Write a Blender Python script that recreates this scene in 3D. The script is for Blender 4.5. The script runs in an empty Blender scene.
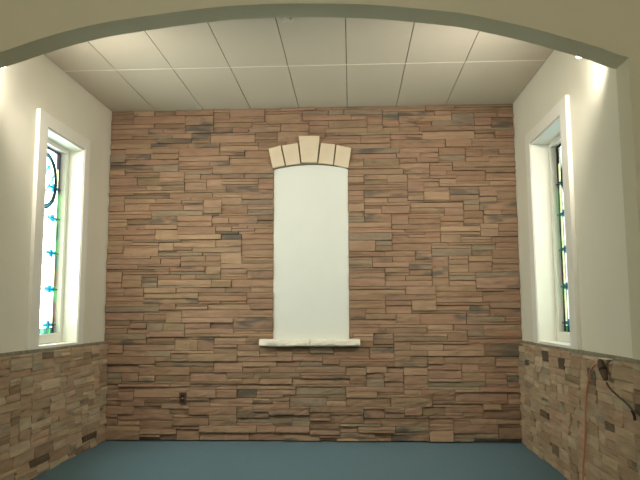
import bpy, bmesh, math, random
from mathutils import Vector, Matrix, noise
S = bpy.context.scene
COL = S.collection

# ---------------------------------------------------------------- camera
F_PX, PITCH, YAW, ROLL = 641.683, 0.112747, 0.049015, -0.004236
cy, sy, cp, sp = math.cos(YAW), math.sin(YAW), math.cos(PITCH), math.sin(PITCH)
fwd = Vector((-sy * cp, cy * cp, sp)); rgt = Vector((cy, sy, 0)); upv = rgt.cross(fwd)
cr, sr = math.cos(ROLL), math.sin(ROLL)
r2 = cr * rgt + sr * upv; u2 = -sr * rgt + cr * upv
cam = bpy.data.cameras.new('camera'); cam.sensor_fit = 'HORIZONTAL'; cam.sensor_width = 36.0
cam.lens = F_PX / 640 * 36; cam.clip_start = 0.05
camo = bpy.data.objects.new('camera', cam); COL.objects.link(camo)
M3 = Matrix((r2, u2, -fwd)).transposed()
camo.matrix_world = Matrix.Translation((0, 0, 1.5176)) @ M3.to_4x4()
S.camera = camo

# ---------------------------------------------------------------- world, lights, exposure
SKY_SUNWARD, SKY_SHADED = 16.0, 3.4   # the sky is bright on the left of the building, tree-shaded on the right
W = bpy.data.worlds.new('overcast_sky'); S.world = W; W.use_nodes = True
wt = W.node_tree; bg = wt.nodes['Background']; bg.inputs[0].default_value = (0.84, 0.99, 0.98, 1)
wtc = wt.nodes.new('ShaderNodeTexCoord'); wsx = wt.nodes.new('ShaderNodeSeparateXYZ'); wmr = wt.nodes.new('ShaderNodeMapRange')
wmr.inputs[1].default_value = -.6; wmr.inputs[2].default_value = .6; wmr.inputs[3].default_value = SKY_SUNWARD; wmr.inputs[4].default_value = SKY_SHADED
wt.links.new(wtc.outputs['Generated'], wsx.inputs[0]); wt.links.new(wsx.outputs['X'], wmr.inputs[0]); wt.links.new(wmr.outputs[0], bg.inputs[1])
S.view_settings.view_transform = 'Standard'; S.view_settings.look = 'None'
S.view_settings.exposure = 0.0; S.view_settings.gamma = 1.0
S.view_settings.use_curve_mapping = False
S.cycles.use_denoising = True
S.cycles.max_bounces = 10; S.cycles.diffuse_bounces = 6; S.cycles.transparent_max_bounces = 12
S.cycles.sample_clamp_indirect = 4.0

SPOT_W = 230.0          # the two corner lamps behind the arch
GLOW_FILL_W = 27.0  # extra spot added at each corner lamp to brighten ceiling and walls
NAVE_W = 135.0          # unseen fill lights added in the nave to brighten the arch front
SPOT_COL = (1.0, 0.93, 0.82)
NAVE_COL = (1.0, 0.95, 0.82)

def globe_light(name, loc, radius, power, color):
    l = bpy.data.lights.new(name, 'POINT'); l.shadow_soft_size = radius; l.energy = power; l.color = color
    o = bpy.data.objects.new(name, l); o.location = loc; COL.objects.link(o); return o
globe_light('nave_fill_light', (-2.2, -0.6, 4.3), .25, NAVE_W, NAVE_COL)  # added fill, stands for no known lamp
globe_light('nave_fill_light', (1.2, -0.6, 4.3), .25, NAVE_W, NAVE_COL)

# ---------------------------------------------------------------- helpers
def srgb(r, g, b):
    f = lambda c: (c / 255 / 12.92) if c / 255 <= .04045 else ((c / 255 + .055) / 1.055) ** 2.4
    return (f(r), f(g), f(b), 1.0)

def mat(name, color, rough=.8, bump=0, bscale=60, var=0, vscale=3, metal=0, spec=.3, emit=None, estr=0):
    m = bpy.data.materials.new(name); m.use_nodes = True
    nt = m.node_tree; b = nt.nodes['Principled BSDF']
    b.inputs['Base Color'].default_value = color; b.inputs['Roughness'].default_value = rough
    b.inputs['Metallic'].default_value = metal; b.inputs['Specular IOR Level'].default_value = spec
    tc = nt.nodes.new('ShaderNodeTexCoord')
    if var:
        n = nt.nodes.new('ShaderNodeTexNoise'); n.inputs['Scale'].default_value = vscale; n.inputs['Detail'].default_value = 6
        nt.links.new(tc.outputs['Object'], n.inputs['Vector'])
        mr = nt.nodes.new('ShaderNodeMapRange'); mr.inputs[1].default_value = .3; mr.inputs[2].default_value = .7
        mr.inputs[3].default_value = 1 - var; mr.inputs[4].default_value = 1 + var
        nt.links.new(n.outputs['Fac'], mr.inputs[0])
        mx = nt.nodes.new('ShaderNodeVectorMath'); mx.operation = 'SCALE'; mx.inputs[0].default_value = color[:3]
        nt.links.new(mr.outputs[0], mx.inputs['Scale']); nt.links.new(mx.outputs[0], b.inputs['Base Color'])
    if bump:
        n = nt.nodes.new('ShaderNodeTexNoise'); n.inputs['Scale'].default_value = bscale; n.inputs['Detail'].default_value = 5
        nt.links.new(tc.outputs['Object'], n.inputs['Vector'])
        bp = nt.nodes.new('ShaderNodeBump'); bp.inputs['Strength'].default_value = bump; bp.inputs['Distance'].default_value = .01
        nt.links.new(n.outputs['Fac'], bp.inputs['Height']); nt.links.new(bp.outputs[0], b.inputs['Normal'])
    if emit:
        b.inputs['Emission Color'].default_value = emit; b.inputs['Emission Strength'].default_value = estr
    return m

def box(bm, x0, x1, y0, y1, z0, z1, bev=0, mi=0):
    vs = [bm.verts.new((x, y, z)) for x in (x0, x1) for y in (y0, y1) for z in (z0, z1)]
    q = [(0, 1, 3, 2), (4, 6, 7, 5), (0, 4, 5, 1), (2, 3, 7, 6), (0, 2, 6, 4), (1, 5, 7, 3)]
    fs = [bm.faces.new([vs[i] for i in f]) for f in q]
    for f in fs: f.material_index = mi
    if bev:
        es = {e for f in fs for e in f.edges}
        bmesh.ops.bevel(bm, geom=list(es), offset=bev, segments=2, profile=.6, affect='EDGES')

def prism(bm, pts, y0, y1, bev=0):
    """polygon (x,z) given clockwise or not, extruded from y0 to y1"""
    a = [bm.verts.new((x, y0, z)) for x, z in pts]; b = [bm.verts.new((x, y1, z)) for x, z in pts]
    fs = [bm.faces.new(a), bm.faces.new(b[::-1])]
    n = len(pts)
    for i in range(n):
        fs.append(bm.faces.new([a[i], b[i], b[(i + 1) % n], a[(i + 1) % n]]))
    bmesh.ops.recalc_face_normals(bm, faces=fs)
    if bev:
        es = {e for e in fs[0].edges} | {e for f in fs[2:] for e in f.edges}
        bmesh.ops.bevel(bm, geom=list(es), offset=bev, segments=2, profile=.6, affect='EDGES')

def frame_of(d):
    d = d.normalized(); h = Vector((0, 0, 1)) if abs(d.z) < .9 else Vector((1, 0, 0))
    a = d.cross(h).normalized(); return a, d.cross(a).normalized()

def lathe(bm, origin, axis, prof, n=24, smooth=True):
    """profile of (distance along axis, radius)"""
    origin = Vector(origin); axis = Vector(axis).normalized(); a, b = frame_of(axis)
    rings = []
    for t, r in prof:
        c = origin + axis * t
        if r < 1e-6: rings.append([bm.verts.new(c)])
        else: rings.append([bm.verts.new(c + (a * math.cos(2 * math.pi * k / n) + b * math.sin(2 * math.pi * k / n)) * r) for k in range(n)])
    for A, B in zip(rings, rings[1:]):
        for k in range(n):
            k2 = (k + 1) % n
            if len(A) == 1: f = bm.faces.new([A[0], B[k], B[k2]])
            elif len(B) == 1: f = bm.faces.new([A[k], B[0], A[k2]])
            else: f = bm.faces.new([A[k], B[k], B[k2], A[k2]])
            f.smooth = smooth
    for R in (rings[0], rings[-1]):
        if len(R) > 1: bm.faces.new(R)
    bmesh.ops.recalc_face_normals(bm, faces=bm.faces[:])

def tube(bm, pts, r, n=10, sub=6):
    P = [Vector(p) for p in pts]; path = []
    for i in range(len(P) - 1):
        p0 = P[max(i - 1, 0)]; p1 = P[i]; p2 = P[i + 1]; p3 = P[min(i + 2, len(P) - 1)]
        for k in range(sub):
            t = k / sub
            path.append(.5 * ((2 * p1) + (p2 - p0) * t + (2 * p0 - 5 * p1 + 4 * p2 - p3) * t * t + (3 * p1 - p0 - 3 * p2 + p3) * t ** 3))
    path.append(P[-1])
    rings = []; a = None
    for i, c in enumerate(path):
        d = (path[min(i + 1, len(path) - 1)] - path[max(i - 1, 0)]).normalized()
        if a is None: a, _ = frame_of(d)
        a = (a - d * a.dot(d)).normalized(); b = d.cross(a)
        rings.append([bm.verts.new(c + (a * math.cos(2 * math.pi * k / n) + b * math.sin(2 * math.pi * k / n)) * r) for k in range(n)])
    for A, B in zip(rings, rings[1:]):
        for k in range(n):
            f = bm.faces.new([A[k], A[(k + 1) % n], B[(k + 1) % n], B[k]]); f.smooth = True
    bm.faces.new(rings[0]); bm.faces.new(rings[-1])
    bmesh.ops.recalc_face_normals(bm, faces=bm.faces[:])

def obj(name, bm, mats, parent=None, origin=None):
    me = bpy.data.meshes.new(name)
    if origin is None: origin = parent_loc(parent)
    o_ = Vector(origin)
    if o_.length: bmesh.ops.translate(bm, verts=bm.verts[:], vec=-o_)
    bm.to_mesh(me); bm.free()
    for m in (mats if isinstance(mats, (list, tuple)) else [mats]): me.materials.append(m)
    o = bpy.data.objects.new(name, me); COL.objects.link(o)
    if parent is not None:
        o.parent = parent; o.location = o_ - parent_loc(parent)
    else: o.location = o_
    return o

def parent_loc(p):
    v = Vector((0, 0, 0))
    while p is not None: v += p.location; p = p.parent
    return v

def empty(name, loc):
    o = bpy.data.objects.new(name, None); o.empty_display_size = .1; COL.objects.link(o); o.location = loc; return o

def tag(o, label=None, cat=None, group=None, kind=None):
    if label: o['label'] = label
    if cat: o['category'] = cat
    if group: o['group'] = group
    if kind: o['kind'] = kind
    return o

def struct(o, label, cat): return tag(o, label, cat, kind='structure')
NB = bmesh.new

# ---------------------------------------------------------------- materials
plaster = mat('cream_wall_paint', srgb(224, 220, 203), .75, bump=.06, bscale=90, var=.02, vscale=2)
nave_paint = mat('nave_wall_paint', srgb(203, 197, 173), .8, bump=.05, bscale=80, var=.02)
trim_white = mat('white_trim_paint', srgb(232, 230, 220), .45, var=.015)
tile_mat = mat('ceiling_panel', srgb(194, 186, 168), .85, bump=.05, bscale=140, var=.025, vscale=1.2)
groove_mat = mat('ceiling_groove', srgb(120, 112, 98), .9)
joint_highlight_mat = mat('ceiling_joint_highlight', srgb(222, 216, 200), .6)  # paler than the panels: grazing lamp light put into the colour
carpet = mat('teal_carpet', srgb(99, 122, 132), .95, bump=.5, bscale=420, var=.06, vscale=40, spec=.1)
panel_white = mat('white_panel_plaster', srgb(208, 211, 203), .7, bump=.05, bscale=60, var=.015)
arch_cream = mat('cream_cast_stone', srgb(202, 188, 163), .8, bump=.15, bscale=90, var=.04, vscale=8)
sill_stone = mat('white_rough_stone', srgb(217, 212, 195), .85, bump=.6, bscale=60, var=.06, vscale=14)
mortar = mat('grey_mortar', srgb(112, 106, 92), .95, bump=.3, bscale=120)
cap_mat = mat('mottled_grey_cap', srgb(134, 130, 112), .7, bump=.3, bscale=60, var=.28, vscale=22)
brown_plate = mat('dark_brown_plastic', srgb(74, 56, 40), .4)
black_plastic = mat('black_plastic', srgb(26, 23, 20), .45)
brown_rubber = mat('dark_brown_rubber', srgb(86, 68, 50), .55)
orange_rubber = mat('orange_rubber', srgb(200, 130, 98), .5)
plate_white = mat('white_plate', srgb(225, 222, 208), .5)
lamp_metal = mat('white_lamp_metal', srgb(210, 208, 200), .4)
bulb_mat = mat('lit_bulb', (1, 1, 1, 1), .3, emit=(1, .92, .8, 1), estr=9)
pale_glass = mat('pale_bulb_glass', srgb(238, 234, 220), .15, spec=.6)

def stone_material(name, along):
    m = bpy.data.materials.new(name); m.use_nodes = True; nt = m.node_tree; L = nt.links
    b = nt.nodes['Principled BSDF']; b.inputs['Roughness'].default_value = .88; b.inputs['Specular IOR Level'].default_value = .2
    at = nt.nodes.new('ShaderNodeAttribute'); at.attribute_name = 'stone_tint'
    tc = nt.nodes.new('ShaderNodeTexCoord')
    mp = nt.nodes.new('ShaderNodeMapping'); mp.inputs['Scale'].default_value = (1.6, 9, 9) if along == 'x' else (9, 1.6, 9)
    L.new(tc.outputs['Object'], mp.inputs['Vector'])
    n1 = nt.nodes.new('ShaderNodeTexNoise'); n1.inputs['Scale'].default_value = 2.6; n1.inputs['Detail'].default_value = 7; n1.inputs['Roughness'].default_value = .62
    L.new(mp.outputs[0], n1.inputs['Vector'])
    # value streaks along the bed of the stone
    mr = nt.nodes.new('ShaderNodeMapRange'); mr.inputs[1].default_value = .28; mr.inputs[2].default_value = .72; mr.inputs[3].default_value = .78; mr.inputs[4].default_value = 1.2
    L.new(n1.outputs['Fac'], mr.inputs[0])
    sc = nt.nodes.new('ShaderNodeVectorMath'); sc.operation = 'SCALE'; L.new(at.outputs['Color'], sc.inputs[0]); L.new(mr.outputs[0], sc.inputs['Scale'])
    # charcoal mineral smudges: per-stone amount is the attribute's alpha
    n2 = nt.nodes.new('ShaderNodeTexNoise'); n2.inputs['Scale'].default_value = 1.5; n2.inputs['Detail'].default_value = 4
    mp2 = nt.nodes.new('ShaderNodeMapping'); mp2.inputs['Location'].default_value = (7.3, 3.1, 1.7); mp2.inputs['Scale'].default_value = (2.0, 8, 8) if along == 'x' else (8, 2.0, 8)
    L.new(tc.outputs['Object'], mp2.inputs['Vector']); L.new(mp2.outputs[0], n2.inputs['Vector'])
    ad = nt.nodes.new('ShaderNodeMath'); ad.operation = 'ADD'; L.new(n2.outputs['Fac'], ad.inputs[0]); L.new(at.outputs['Alpha'], ad.inputs[1])
    m2 = nt.nodes.new('ShaderNodeMapRange'); m2.interpolation_type = 'SMOOTHSTEP'; m2.inputs[1].default_value = .80; m2.inputs[2].default_value = 1.0; m2.inputs[4].default_value = .85
    L.new(ad.outputs[0], m2.inputs[0])
    mx = nt.nodes.new('ShaderNodeMix'); mx.data_type = 'RGBA'
    L.new(m2.outputs[0], mx.inputs[0]); L.new(sc.outputs[0], mx.inputs[6]); mx.inputs[7].default_value = srgb(82, 79, 72)
    # rusty blush
    n3 = nt.nodes.new('ShaderNodeTexNoise'); n3.inputs['Scale'].default_value = 1.1; n3.inputs['Detail'].default_value = 3
    L.new(mp.outputs[0], n3.inputs['Vector'])
    m3 = nt.nodes.new('ShaderNodeMapRange'); m3.interpolation_type = 'SMOOTHSTEP'; m3.inputs[1].default_value = .55; m3.inputs[2].default_value = .75; m3.inputs[4].default_value = .3
    L.new(n3.outputs['Fac'], m3.inputs[0])
    mx3 = nt.nodes.new('ShaderNodeMix'); mx3.data_type = 'RGBA'
    L.new(m3.outputs[0], mx3.inputs[0]); L.new(mx.outputs[2], mx3.inputs[6]); mx3.inputs[7].default_value = srgb(150, 104, 76)
    L.new(mx3.outputs[2], b.inputs['Base Color'])
    bp = nt.nodes.new('ShaderNodeBump'); bp.inputs['Strength'].default_value = .5; bp.inputs['Distance'].default_value = .012
    L.new(n1.outputs['Fac'], bp.inputs['Height']); L.new(bp.outputs[0], b.inputs['Normal'])
    return m
stone_x = stone_material('ledge_stone_back', 'x'); stone_y = stone_material('ledge_stone_side', 'y')

# ---------------------------------------------------------------- room dimensions (metres)
XL, XR, YB, ZC = -3.037, 2.016, 7.85, 4.078
YA0, YA1 = 4.505, 4.73            # the arch wall's two faces
WT = .32                         # side wall thickness
ZCAP = 1.182                     # top of the stone wainscot

# floor
bm = NB(); box(bm, -5.2, 4.2, -5.2, 8.2, -.12, 0)
struct(obj('floor', bm, carpet), 'blue-green carpeted floor of the alcove and nave', 'floor')

# ---------------------------------------------------------------- stone facing generator
def veneer(name, parent, mp, us, vs, hole, palette, dark_share, smudge_share, dbase, drange, material, seed, wmin, wmax, hw, rough):
    """irregular ledge stones packed on an uneven grid; mp(u, v, d) places a point, d is the distance out of the wall"""
    R = random.Random(seed); bm = NB(); lay = bm.loops.layers.float_color.new('stone_tint')
    nu, nv = len(us) - 1, len(vs) - 1
    occ = [[hole((us[i] + us[i + 1]) / 2, (vs[j] + vs[j + 1]) / 2) for i in range(nu)] for j in range(nv)]
    def emit(i, j, w, h):
        u0, u1, v0, v1 = us[i], us[i + w], vs[j], vs[j + h]
        g = .0008; u0 += g; u1 -= g; v0 += g * .8; v1 -= g * .8
        d = dbase + R.random() ** 1.3 * drange
        t = R.random(); d += (drange * 1.0 * R.random() * max(0, 1 - v0 / 1.4))
        if t < dark_share: c = R.choice(palette[1])
        else: c = R.choice(palette[0])
        k = R.uniform(.92, 1.08); base = srgb(*c); a = 0
        if R.random() < smudge_share: a = R.uniform(.22, .4)
        col = (base[0] * k, base[1] * k, base[2] * k, a)
        bev = min(.0035, (v1 - v0) * .1)
        n = max(2, round((u1 - u0) / .05)); m = 2 if (v1 - v0) < .07 else 3
        tilt_u = R.uniform(-1, 1) * .006; low = max(0, 1 - v0 / 1.5); tilt_v = R.uniform(-1, .4) * (.006 + .006 * low)
        off = R.random() * 50
        grid = []
        for b_ in range(m + 1):
            row = []
            for a_ in range(n + 1):
                fu, fv = a_ / n, b_ / m
                uu = u0 + bev + (u1 - u0 - 2 * bev) * fu; vv = v0 + bev + (v1 - v0 - 2 * bev) * fv
                dd = d + tilt_u * (fu - .5) * 2 + tilt_v * (fv - .5) * 2 + rough * (1 + low) * noise.noise(Vector((uu * 14 + off, vv * 30, off)))
                ed = (b_ in (0, m)) or (a_ in (0, n))
                if ed: dd -= .002; vv += (R.random() - .5) * .0025
                row.append(bm.verts.new(mp(uu, vv, dd)))
            grid.append(row)
        fs = []
        for b_ in range(m):
            for a_ in range(n):
                fs.append(bm.faces.new([grid[b_][a_], grid[b_][a_ + 1], grid[b_ + 1][a_ + 1], grid[b_ + 1][a_]]))
        ring = [grid[0][a_] for a_ in range(n + 1)] + [grid[b_][n] for b_ in range(1, m + 1)] + [grid[m][a_] for a_ in range(n - 1, -1, -1)] + [grid[b_][0] for b_ in range(m - 1, 0, -1)]
        idx = [(a_, 0) for a_ in range(n + 1)] + [(n, b_) for b_ in range(1, m + 1)] + [(a_, m) for a_ in range(n - 1, -1, -1)] + [(0, b_) for b_ in range(m - 1, 0, -1)]
        mid = []; back = []
        for a_, b_ in idx:
            uu = u0 + (u1 - u0) * a_ / n; vv = v0 + (v1 - v0) * b_ / m
            mid.append(bm.verts.new(mp(uu, vv, d - bev - .006))); back.append(bm.verts.new(mp(uu, vv, 0)))
        q = len(ring)
        for k_ in range(q):
            k2 = (k_ + 1) % q
            fs.append(bm.faces.new([ring[k_], mid[k_], mid[k2], ring[k2]])); fs.append(bm.faces.new([mid[k_], back[k_], back[k2], mid[k2]]))
        for f in fs:
            for lp in f.loops: lp[lay] = col
    for j in range(nv):
        i = 0
        while i < nu:
            if occ[j][i]: i += 1; continue
            run = 0
            while i + run < nu and not occ[j][i + run]: run += 1
            w = R.randint(wmin, wmax)
            if R.random() < .25: w = max(wmin, w // 2)
            if run - w < wmin: w = run if run <= wmax + 2 else max(wmin, run // 2)
            w = min(w, run)
            h = R.choices((1, 2, 3, 4), hw)[0]
            h = min(h, nv - j)
            while h > 1 and any(occ[jj][ii] for jj in range(j, j + h) for ii in range(i, i + w)): h -= 1
            emit(i, j, w, h)
            for jj in range(j, j + h):
                for ii in range(i, i + w): occ[jj][ii] = True
            i += w
    bmesh.ops.recalc_face_normals(bm, faces=bm.faces[:])
    return obj(name, bm, material, parent)

def lines(seed, *stops, step, jit):
    R = random.Random(seed); out = [stops[0]]
    for a, b in zip(stops, stops[1:]):
        n = max(1, round((b - a) / step))
        out += [a + (b - a) * k / n + (R.uniform(-jit, jit) if k < n else 0) for k in range(1, n + 1)]
    return out

# ---------------------------------------------------------------- back wall
PX0, PX1, PZ0 = -.957, -.033, 1.2
bm = NB(); box(bm, XL - WT, XR + WT, YB, YB + .3, 0, 4.3)
wb = struct(obj('wall_back', bm, mortar), 'back wall of the alcove faced with brown ledge stone', 'wall')
pal_back = ([(145, 118, 97), (142, 115, 95), (138, 113, 91), (147, 121, 98), (140, 112, 91), (136, 111, 89), (144, 120, 95), (149, 124, 100), (138, 115, 93), (134, 108, 87)],
            [(128, 113, 95), (126, 107, 85), (132, 118, 97), (122, 101, 80)])
veneer('stone_facing', wb, lambda u, v, d: (u, YB - d, v), lines(1, XL + .003, PX0, PX1, XR - .003, step=.04, jit=.008),
       lines(2, .012, PZ0, 3.41, ZC - .004, step=.033, jit=.005), lambda u, v: PX0 < u < PX1 and PZ0 < v < 3.41,
       pal_back, .14, .24, .036, .03, stone_x, 11, 5, 17, (6, 7, 2.2, .3), .005)

# ---------------------------------------------------------------- side walls with window openings
WIN = {'left': dict(sx=-1, x=XL, o=(6.08, 6.96), c=(5.9, 7.1), df=.135, dg=.2),
       'right': dict(sx=1, x=XR, o=(6.0, 7.03), c=(5.82, 7.2), df=.16, dg=.22)}
WZ0, WZ1, CZ1 = 1.192, 3.36, 3.5
pal_side = ([(180, 158, 130), (172, 150, 122), (184, 164, 138), (168, 146, 120), (178, 150, 126), (172, 156, 132), (166, 140, 114)],
            [(140, 120, 96), (126, 110, 92), (98, 84, 68), (148, 126, 102), (152, 142, 124)])
for side, w in WIN.items():
    sx, x = w['sx'], w['x']
    xa, xb = sorted((x, x + sx * WT))
    bm = NB()
    box(bm, xa, xb, YA1 - .05, w['o'][0], 0, 4.3); box(bm, xa, xb, w['o'][1], YB + .3, 0, 4.3)
    box(bm, xa, xb, w['o'][0], w['o'][1], 0, WZ0 - .02); box(bm, xa, xb, w['o'][0], w['o'][1], WZ1, 4.3)
    wl = struct(obj('wall_' + side, bm, plaster), f'cream painted {side} alcove wall with stone wainscot and stained glass window', 'wall')
    mp = (lambda u, v, d, x=x, sx=sx: (x - sx * d, u, v))
    veneer('stone_wainscot', wl, mp, lines(3 + sx, 4.5, 7.8, step=.042, jit=.006), lines(5 + sx, 0, 1.152, step=.034, jit=.003), lambda u, v: False,
           pal_side, .10, .10, .054, .011, stone_y, 21 + sx, 4, 9, (3, 7, 4, .5), .0022)
    # thin mottled cap strip closing the top of the stone
    bm = NB(); xs = sorted((x - sx * .001, x - sx * .036)); ys = 4.5
    while ys < 7.8:
        ye = min(ys + .55, 7.8); box(bm, xs[0], xs[1], ys + .002, ye - .002, 1.153, ZCAP, .004); ys = ye
    obj('cap_strip', bm, cap_mat, wl)

# ---------------------------------------------------------------- arch wall and nave shell
front = [(-2.86, 3.42), (-2.65, 3.472), (-2.39, 3.559), (-2.11, 3.638), (-1.84, 3.693), (-1.5, 3.738), (-1.13, 3.78), (-.81, 3.8), (-.5, 3.805), (-.2, 3.797), (.19, 3.776), (.52, 3.735), (.81, 3.696), (1.03, 3.645), (1.29, 3.574), (1.52, 3.502), (1.8, 3.404)]
arch = [(-3.011, 3.36)] + front + [(1.99, 3.325)]
sm = []
for i in range(len(arch) - 1):   # smooth curve through the measured points
    p0, p1, p2, p3 = arch[max(i - 1, 0)], arch[i], arch[i + 1], arch[min(i + 2, len(arch) - 1)]
    for k in range(4):
        t = k / 4; x = p1[0] + (p2[0] - p1[0]) * t
        z = .5 * (2 * p1[1] + (p2[1] - p0[1]) * t + (2 * p0[1] - 5 * p1[1] + 4 * p2[1] - p3[1]) * t * t + (3 * p1[1] - p0[1] - 3 * p2[1] + p3[1]) * t ** 3)
        sm.append((x, z - .012))
sm.append((1.99, 3.318))
for _ in range(3): sm = [sm[0]] + [(sm[i][0], (sm[i - 1][1] + 2 * sm[i][1] + sm[i + 1][1]) / 4) for i in range(1, len(sm) - 1)] + [sm[-1]]
bm = NB()
prism(bm, [(-5.1, 0), (-3.011, 0)] + sm + [(1.99, 0), (4.1, 0), (4.1, 5.1), (-5.1, 5.1)], YA0, YA1)
struct(obj('wall_arch', bm, nave_paint), 'olive cream wall with the wide shallow arch framing the alcove', 'wall')
bm = NB()
box(bm, -5.2, -5.05, -5, YA0, 0, 5); box(bm, 4.05, 4.2, -5, YA0, 0, 5); box(bm, -5.2, 4.2, -5.15, -5, 0, 5)
struct(obj('wall_nave', bm, nave_paint), 'walls of the nave behind the camera', 'wall')
bm = NB(); box(bm, -5.2, 4.2, -5.15, YA1, 5, 5.15)
struct(obj('ceiling_nave', bm, nave_paint), 'ceiling of the nave behind the camera', 'ceiling')

# ---------------------------------------------------------------- alcove ceiling of large panels
bm = NB(); box(bm, XL - WT, XR + WT, YA1, YB + .3, ZC + .012, ZC + .1)
ce = struct(obj('ceiling', bm, groove_mat), 'alcove ceiling of large pale rectangular panels', 'ceiling')
bm = NB(); tx = -1.863 - .6103 * 2
xs = [tx + .6103 * k for k in range(11)]; ysp = [YA1, 5.21, 6.43, YB]
for a, b in zip(xs, xs[1:]):
    a2, b2 = max(a, XL), min(b, XR)
    if XR - b2 < .3: b2 = XR
    if a2 > 1.7: continue
    if b2 - a2 < .02: continue
    for c, d in zip(ysp, ysp[1:]):
        box(bm, a2 + .0035, b2 - .0035, c + .001, d - .001, ZC, ZC + .014, .003)
obj('ceiling_panels', bm, tile_mat, ce)
bm = NB()
for yy in (5.21, 6.43): box(bm, XL, XR, yy - .007, yy + .007, ZC - .0025, ZC + .001)  # added pale strips stand in for lamp light catching the cross joints
obj('joint_highlight', bm, joint_highlight_mat, ce)

# ---------------------------------------------------------------- stained glass windows
def glass_mat(name, color, opacity=.25):
    m = bpy.data.materials.new(name); m.use_nodes = True; nt = m.node_tree
    for n in list(nt.nodes):
        if n.type != 'OUTPUT_MATERIAL': nt.nodes.remove(n)
    out = [n for n in nt.nodes if n.type == 'OUTPUT_MATERIAL'][0]
    tr = nt.nodes.new('ShaderNodeBsdfTransparent'); tl = nt.nodes.new('ShaderNodeBsdfTranslucent'); gl = nt.nodes.new('ShaderNodeBsdfGlossy')
    tc = nt.nodes.new('ShaderNodeTexCoord'); n = nt.nodes.new('ShaderNodeTexNoise'); n.inputs['Scale'].default_value = 14; n.inputs['Detail'].default_value = 3
    nt.links.new(tc.outputs['Object'], n.inputs['Vector'])
    mr = nt.nodes.new('ShaderNodeMapRange'); mr.inputs[1].default_value = .3; mr.inputs[2].default_value = .7; mr.inputs[3].default_value = .75; mr.inputs[4].default_value = 1.15
    nt.links.new(n.outputs['Fac'], mr.inputs[0])
    sc = nt.nodes.new('ShaderNodeVectorMath'); sc.operation = 'SCALE'; sc.inputs[0].default_value = color[:3]; nt.links.new(mr.outputs[0], sc.inputs['Scale'])
    nt.links.new(sc.outputs[0], tr.inputs[0]); nt.links.new(sc.outputs[0], tl.inputs[0])
    gl.inputs['Roughness'].default_value = .15
    m1 = nt.nodes.new('ShaderNodeMixShader'); m1.inputs[0].default_value = opacity
    nt.links.new(tr.outputs[0], m1.inputs[1]); nt.links.new(tl.outputs[0], m1.inputs[2])
    m2 = nt.nodes.new('ShaderNodeMixShader'); m2.inputs[0].default_value = .05
    nt.links.new(m1.outputs[0], m2.inputs[1]); nt.links.new(gl.outputs[0], m2.inputs[2]); nt.links.new(m2.outputs[0], out.inputs[0])
    return m
GL = [glass_mat('white_opal_glass', (.9, .95, .93, 1)), glass_mat('turquoise_glass', (.004, .13, .22, 1)), glass_mat('green_glass', (.045, .14, .06, 1)),
      glass_mat('yellow_glass', (.62, .60, .34, 1)), glass_mat('violet_glass', (.02, .016, .024, 1)), glass_mat('rose_glass', (.075, .04, .042, 1)),
      glass_mat('pale_blue_glass', (.45, .78, .86, 1)), glass_mat('blue_green_glass', (.01, .05, .042, 1)), glass_mat('deep_teal_glass', (.006, .035, .045, 1))]
lead = mat('lead_came', srgb(46, 50, 54), .5, metal=.3)

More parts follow.
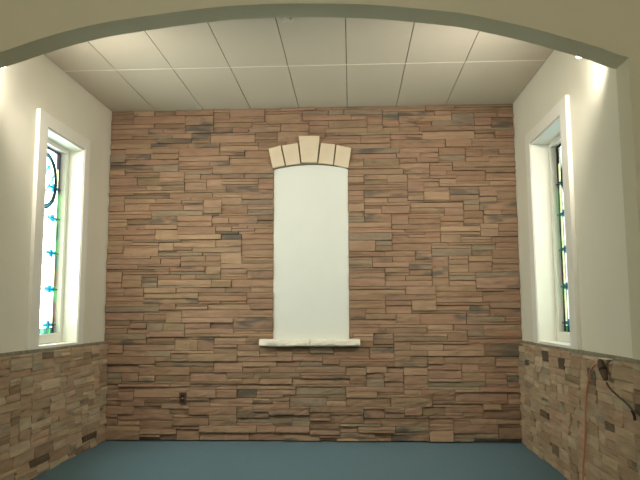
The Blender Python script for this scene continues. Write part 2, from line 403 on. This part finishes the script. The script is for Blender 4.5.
BARS = (2.88, 2.55, 2.168, 1.78, 1.40)
def make_window(name, w, label):
    sx, x = w['sx'], w['x']; o0, o1 = w['o']; c0, c1 = w['c']; yc = (o0 + o1) / 2
    root = empty(name, (x, yc, WZ0)); struct(root, label, 'window')
    P = lambda d: x + sx * d
    def bx_(bm, d0, d1, y0, y1, z0, z1, bev=.003):
        a, b = sorted((P(d0), P(d1))); box(bm, a, b, y0, y1, z0, z1, bev)
    bm = NB()    # casing: two stiles and a head, proud of the wall
    bx_(bm, -.04, 0, c0, o0 - .004, ZCAP, CZ1, .006); bx_(bm, -.04, 0, o1 + .004, c1, ZCAP, CZ1, .006); bx_(bm, -.039, 0, o0 - .006, o1 + .006, WZ1 + .004, CZ1 - .001, .006)
    obj('casing', bm, trim_white, root)
    bm = NB()    # reveal boards lining the opening
    bx_(bm, -.03, WT, o0, o0 + .012, WZ0, WZ1, 0); bx_(bm, -.03, WT, o1 - .012, o1, WZ0, WZ1, 0); bx_(bm, -.03, WT, o0 + .012, o1 - .012, WZ1 - .012, WZ1, 0)
    obj('reveal', bm, trim_white, root)
    bm = NB(); bx_(bm, -.026, WT, o0 + .012, o1 - .012, WZ0 - .018, WZ0 + .016, .003)
    obj('sill', bm, trim_white, root)
    a0, a1, z0, z1 = o0 + .012, o1 - .012, WZ0 + .016, WZ1 - .012
    st = .062; df, dg = w['df'], w['dg']
    bm = NB()    # sash frame
    bx_(bm, df, dg + .03, a0, a0 + st, z0, z1, .006); bx_(bm, df, dg + .03, a1 - st, a1, z0, z1, .006)
    bx_(bm, df, dg + .03, a0 + st, a1 - st, z1 - st * .8, z1, .006); bx_(bm, df, dg + .03, a0 + st, a1 - st, z0, z0 + .1, .006)
    obj('sash_frame', bm, trim_white, root)
    g0, g1, h0, h1 = a0 + st, a1 - st, z0 + .1, z1 - st * .8
    # the glass: a fine mosaic whose cells take the pane colour of the design
    mz = 2.93; ry, rz = .275, .305          # oval medallion
    R = random.Random(5)
    bcol = [R.choice((2, 2, 5, 2, 4, 2, 7)) for _ in range(40)]
    def pane(y, z):
        e = min(y - g0, g1 - y); q = math.hypot((y - yc) / ry, (z - mz) / rz)
        if e < .05 or h1 - z < .03:
            if h1 - z < .40 and e < .05 or h1 - z < .03: return 4
            return bcol[int((z - h0) / .17)]
        if h1 - z < .2 and e < .10: return 4
        if z - h0 < .06: return 7 if int(y / .07) % 2 else 2
        if .87 < q < 1.0: return 8
        for bz in BARS:
            if abs(z - bz) < .05:
                for cx in (g0 + .15, g1 - .15):
                    dy, dz = abs(y - cx), abs(z - bz)
                    if (dy < .11 and dz < .02) or (dy < .045 and dz < .04): return 1
        if .87 < q < 1.0: return 8
        if q < .87 and (abs((z - mz) - .16 * math.sin((y - yc) * 16)) < .028 or abs((z - mz) - 1.1 * abs(y - yc) + .16) < .022): return 1
        if q < .87 and abs(y - yc) < .02: return 6
        if .05 < e < .14: return 3 if e < .115 else 0
        return 0
    ny, nz = 80, 160; bm = NB()
    V = [[bm.verts.new((P(dg), g0 + (g1 - g0) * i / ny, h0 + (h1 - h0) * j / nz)) for i in range(ny + 1)] for j in range(nz + 1)]
    for j in range(nz):
        for i in range(ny):
            f = bm.faces.new([V[j][i], V[j][i + 1], V[j + 1][i + 1], V[j + 1][i]])
            f.material_index = pane(g0 + (g1 - g0) * (i + .5) / ny, h0 + (h1 - h0) * (j + .5) / nz)
    gl = obj('stained_glass', bm, GL, root)
    bm = NB()
    def bar(y0_, z0_, y1_, z1_, r=.0035): tube(bm, [(P(dg - .004), y0_, z0_), (P(dg - .004), y1_, z1_)], r, 6, 1)
    for e in (.05, .14):
        bar(g0 + e, h0, g0 + e, h1); bar(g1 - e, h0, g1 - e, h1)
    for s_ in (.87, 1.0):
        tube(bm, [(P(dg - .004), yc + ry * s_ * math.cos(t * math.pi / 16), mz + rz * s_ * math.sin(t * math.pi / 16)) for t in range(33)], .008, 6, 1)
    bar(g0, h1 - .03, g1, h1 - .03); bar(g0, h0 + .06, g1, h0 + .06)
    obj('lead_came', bm, lead, gl)
    bm = NB()
    for bz in BARS: tube(bm, [(P(dg - .014), g0 - .01, bz), (P(dg - .014), g1 + .02, bz)], .0055, 8, 1)
    obj('saddle_bar', bm, lead, gl)
    return root
make_window('window_1', WIN['left'], 'stained glass window in the left wall, its bright glass mostly in view')
make_window('window_2', WIN['right'], 'stained glass window in the right wall, only a sliver of glass in view')

# ---------------------------------------------------------------- blind window: white panel, arch stones, sill stones
YF = 7.794
ARC = lambda x: 3.352 - .195 * ((x + .495) / 0.46) ** 2 * .28
bm = NB(); pts = [(PX0 + .0005, PZ0), (PX1 - .0005, PZ0)] + [(PX1 - .0005 + (PX0 - PX1 + .001) * k / 20, ARC(PX1 + (PX0 - PX1) * k / 20) + .05) for k in range(21)]
prism(bm, pts, 7.818, YB - .001, .003)
tag(obj('blind_window_panel', bm, panel_white, origin=((PX0 + PX1) / 2, 7.836, PZ0)), 'tall blank white panel with a curved top set in the stone back wall', 'panel')
quads = [('arch_stone', [(-1.016, 3.546), (-.868, 3.585), (-.815, 3.333), (-.965, 3.300)], 'cream arch stone at the far left end of the five over the white panel'),
         ('arch_stone', [(-.848, 3.584), (-.652, 3.612), (-.622, 3.351), (-.797, 3.330)], 'cream arch stone directly left of the tall keystone'),
         ('keystone', [(-.640, 3.700), (-.380, 3.697), (-.414, 3.362), (-.606, 3.364)], 'cream keystone at the centre of the arch, tallest of the five'),
         ('arch_stone', [(-.364, 3.608), (-.188, 3.587), (-.217, 3.332), (-.398, 3.354)], 'cream arch stone directly right of the tall keystone'),
         ('arch_stone', [(-.170, 3.580), (.010, 3.538), (-.030, 3.290), (-.203, 3.326)], 'cream arch stone at the far right end of the five over the white panel')]
for n, q, lab in quads:
    cx = sum(p[0] for p in q) / 4; cz = min(p[1] for p in q)
    bm = NB(); prism(bm, [(p[0], p[1]) for p in q], 7.757 if n == 'arch_stone' else 7.748, 7.817, .005)
    tag(obj(n, bm, arch_cream, origin=(cx, 7.80, cz)), lab, 'arch stone', 'cream arch stones over the white panel')
# mortar bed that shows dark between and under the arch stones
bm = NB()
top = [(-1.0, 3.49), (-.85, 3.55), (-.645, 3.575), (-.61, 3.62), (-.41, 3.62), (-.375, 3.575), (-.17, 3.55), (-.005, 3.49)]
bot = [(-.03, 3.278)] + [(-.05 - .89 * k / 12, ARC(-.05 - .89 * k / 12) - .006) for k in range(13)] + [(-.965, 3.282)]
prism(bm, top + bot, 7.778, YB - .003)
obj('mortar_bed', bm, mortar, wb)
for x0, x1, lab, sd in ((-1.112, -.508, 'left half of the rough white stone sill under the white panel', 3), (-.502, .094, 'right half of the rough white stone sill under the white panel', 9)):
    bm = NB(); nx = 16; R = random.Random(sd)
    prof = [(YB - .002, 1.124), (7.722, 1.118), (7.700, 1.132), (7.697, 1.158), (7.703, 1.184), (7.722, 1.200), (YB - .002, 1.206)]
    rows = []
    for i in range(nx + 1):
        x = x0 + (x1 - x0) * i / nx; row = []
        for k, (y, z) in enumerate(prof):
            j = .012 if 0 < k < 6 else 0
            row.append(bm.verts.new((x, y + (noise.noise(Vector((x * 9, k * 3.1, sd))) + R.uniform(-.4, .4)) * j, z + noise.noise(Vector((x * 7, k * 2.3, sd + 5))) * j * .6)))
        rows.append(row)
    for A, B in zip(rows, rows[1:]):
        for k in range(len(prof)): bm.faces.new([A[k], B[k], B[(k + 1) % 7], A[(k + 1) % 7]])
    bm.faces.new(rows[0]); bm.faces.new(rows[-1]); bmesh.ops.recalc_face_normals(bm, faces=bm.faces[:])
    tag(obj('sill_stone', bm, sill_stone, origin=((x0 + x1) / 2, 7.78, 1.12)), lab, 'sill stone', 'white sill stones under the panel')

# ---------------------------------------------------------------- wall outlet
ox, oz = -2.04, .505
ro = tag(empty('wall_outlet', (ox, 7.78, oz)), 'small dark brown duplex outlet low in the stone wall at left', 'outlet')
bm = NB(); box(bm, ox - .04, ox + .04, 7.768, YB - .002, oz - .066, oz + .066, .004); obj('cover_plate', bm, brown_plate, ro)
for s in (1, -1):
    bm = NB(); lathe(bm, (ox, 7.770, oz + s * .026), (0, -1, 0), [(0, .019), (.005, .019), (.007, .016), (.007, 0)], 20, False); obj('receptacle', bm, black_plastic, ro)
bm = NB(); lathe(bm, (ox, 7.769, oz), (0, -1, 0), [(0, .005), (.002, .005), (.003, 0)], 12); obj('screw', bm, lamp_metal, ro)

# ---------------------------------------------------------------- cords on the right wainscot
XC = XR - .078
def rp(y, z, d=0): return (XC - d, y, z)
bm = NB(); tube(bm, [rp(5.165, 1.085, .014), rp(5.22, 1.105, .014), rp(5.30, 1.09, .012), rp(5.39, 1.035, .01), rp(5.48, .915, .008), rp(5.54, .78, .008), rp(5.575, .62, .008), rp(5.615, .43, .008), rp(5.68, .22, .008), rp(5.70, .08, .012), rp(5.64, .014, .05), rp(5.45, .012, .07), rp(5.1, .012, .06), rp(4.75, .012, .05)], .007, 8, 5)
tag(obj('extension_cord', bm, orange_rubber, origin=rp(5.64, .0)), 'orange extension cord hanging down the right stone wainscot to the floor', 'cord')
rc = tag(empty('plug_connector', rp(5.12, 1.08)), 'dark brown plug connector hooked on the right wainscot cap joining both cords', 'connector')
bm = NB()
a = Vector(rp(5.135, 1.150, .028)); b = Vector(rp(5.05, 1.0, .022)); d = (b - a)
lathe(bm, a, d, [(0, .012), (.012, .022), (.05, .028), (.11, .028), (.15, .022), (d.length, .016), (d.length + .004, 0)], 14); obj('connector_body', bm, brown_rubber, rc)
bm = NB(); lathe(bm, a + d * .42, d, [(0, .029), (.006, .031), (.016, .031), (.022, .029)], 14, False); obj('collar', bm, black_plastic, rc)
bm = NB(); box(bm, XC - .03, XC + .03, 5.03, 5.15, 1.1535, 1.160, .002); obj('plate', bm, plate_white, rc)['label'] = 'white clip on the ledge'  # small flat white plate on the ledge
bm = NB(); tube(bm, [rp(5.045, .985, .022), rp(5.035, .962, .014), rp(5.01, .942, .009), rp(4.95, .922, .008), rp(4.85, .898, .008), rp(4.75, .876, .008), rp(4.64, .84, .008), rp(4.52, .82, .008)], .007, 8, 5)
tag(obj('power_cable', bm, brown_rubber, origin=rp(4.9, .9)), 'dark brown cable sloping down to the right across the right wainscot', 'cable')
bm = NB(); tube(bm, [rp(4.64, .835, .012), rp(4.61, .81, .012), rp(4.60, .775, .012)], .011, 8, 4)
bpy_tie = obj('cable_tie', bm, black_plastic, bpy.data.objects['power_cable'])

# ---------------------------------------------------------------- lamps behind the arch
def corner_lamp(name, x, z, y, label, sx):
    root = tag(empty(name, (x, YA1, z + .14)), label, 'lamp', 'corner lamps behind the arch')
    bm = NB(); lathe(bm, (x, YA1 + .001, z + .14), (0, 1, 0), [(0, .05), (.012, .05), (.02, .03), (.02, 0)], 24); obj('mounting_plate', bm, lamp_metal, root)
    bm = NB(); tube(bm, [(x, YA1 + .015, z + .14), (x, y - .03, z + .14), (x, y, z + .12)], .009, 10, 4); obj('arm', bm, lamp_metal, root)
    ax = Vector((-.12 * sx, .22, -.97)).normalized(); o = Vector((x, y, z)) - ax * .125
    bm = NB(); lathe(bm, o, ax, [(0, .015), (.012, .026), (.05, .03), (.10, .036), (.113, .037), (.113, .034), (.09, .03), (.09, 0)], 24); obj('lamp_housing', bm, lamp_metal, root)
    bm = NB(); lathe(bm, o + ax * .092, ax, [(0, .024), (.02, .027), (.034, .025), (.044, .018), (.049, .009), (.05, 0)], 24); obj('bulb', bm, bulb_mat, root)
    l = bpy.data.lights.new(name + '_light', 'SPOT'); l.energy = SPOT_W; l.color = SPOT_COL; l.shadow_soft_size = .05; l.spot_size = math.radians(128); l.spot_blend = 1.0
    lo = bpy.data.objects.new('lamp_light', l); COL.objects.link(lo); lo.parent = root; lo.location = (Vector((x, y, z)) + ax * .06) - root.location
    lo.rotation_euler = Vector((-.6 * sx, .75, -.26)).to_track_quat('-Z', 'Y').to_euler()
    l2 = bpy.data.lights.new(name + '_added_glow', 'SPOT'); l2.energy = GLOW_FILL_W; l2.color = SPOT_COL; l2.shadow_soft_size = .05; l2.spot_size = math.radians(170); l2.spot_blend = 1.0  # added second spot without its own bulb, aimed up and back as fill
    l2o = bpy.data.objects.new('lamp_light', l2); COL.objects.link(l2o); l2o.parent = root; l2o.location = lo.location
    l2o.rotation_euler = Vector((0, .9, .35)).to_track_quat('-Z', 'Y').to_euler()
    return root
corner_lamp('spot_lamp', 1.772, 3.478, 4.86, 'glowing bulb lamp peeking below the right end of the arch', 1)
corner_lamp('spot_lamp', -2.80, 3.50, 4.86, 'glowing bulb lamp peeking below the left end of the arch at the frame edge', -1)
rt = tag(empty('twin_lamp', (-.487, YA1, 3.910)), 'tiny unlit twin-bulb lamp peeking below the crown of the arch', 'lamp')
bm = NB(); box(bm, -.545, -.43, YA1 + .001, YA1 + .05, 3.885, 3.940, .006); obj('mounting_plate', bm, lamp_metal, rt)
for x in (-.514, -.46):
    bm = NB(); tube(bm, [(x, YA1 + .03, 3.905), (x, YA1 + .1, 3.898), (x, YA1 + .13, 3.875)], .007, 8, 4); lathe(bm, (x, YA1 + .13, 3.9), (0, 0, -1), [(0, .008), (.01, .016), (.03, .018), (.03, 0)], 16); obj('socket', bm, lamp_metal, rt)
    bm = NB(); lathe(bm, (x, YA1 + .13, 3.852), (0, 0, -1), [(0, .012), (.008, .017), (.018, .017), (.027, .008), (.029, 0)], 16); obj('bulb', bm, pale_glass, rt)
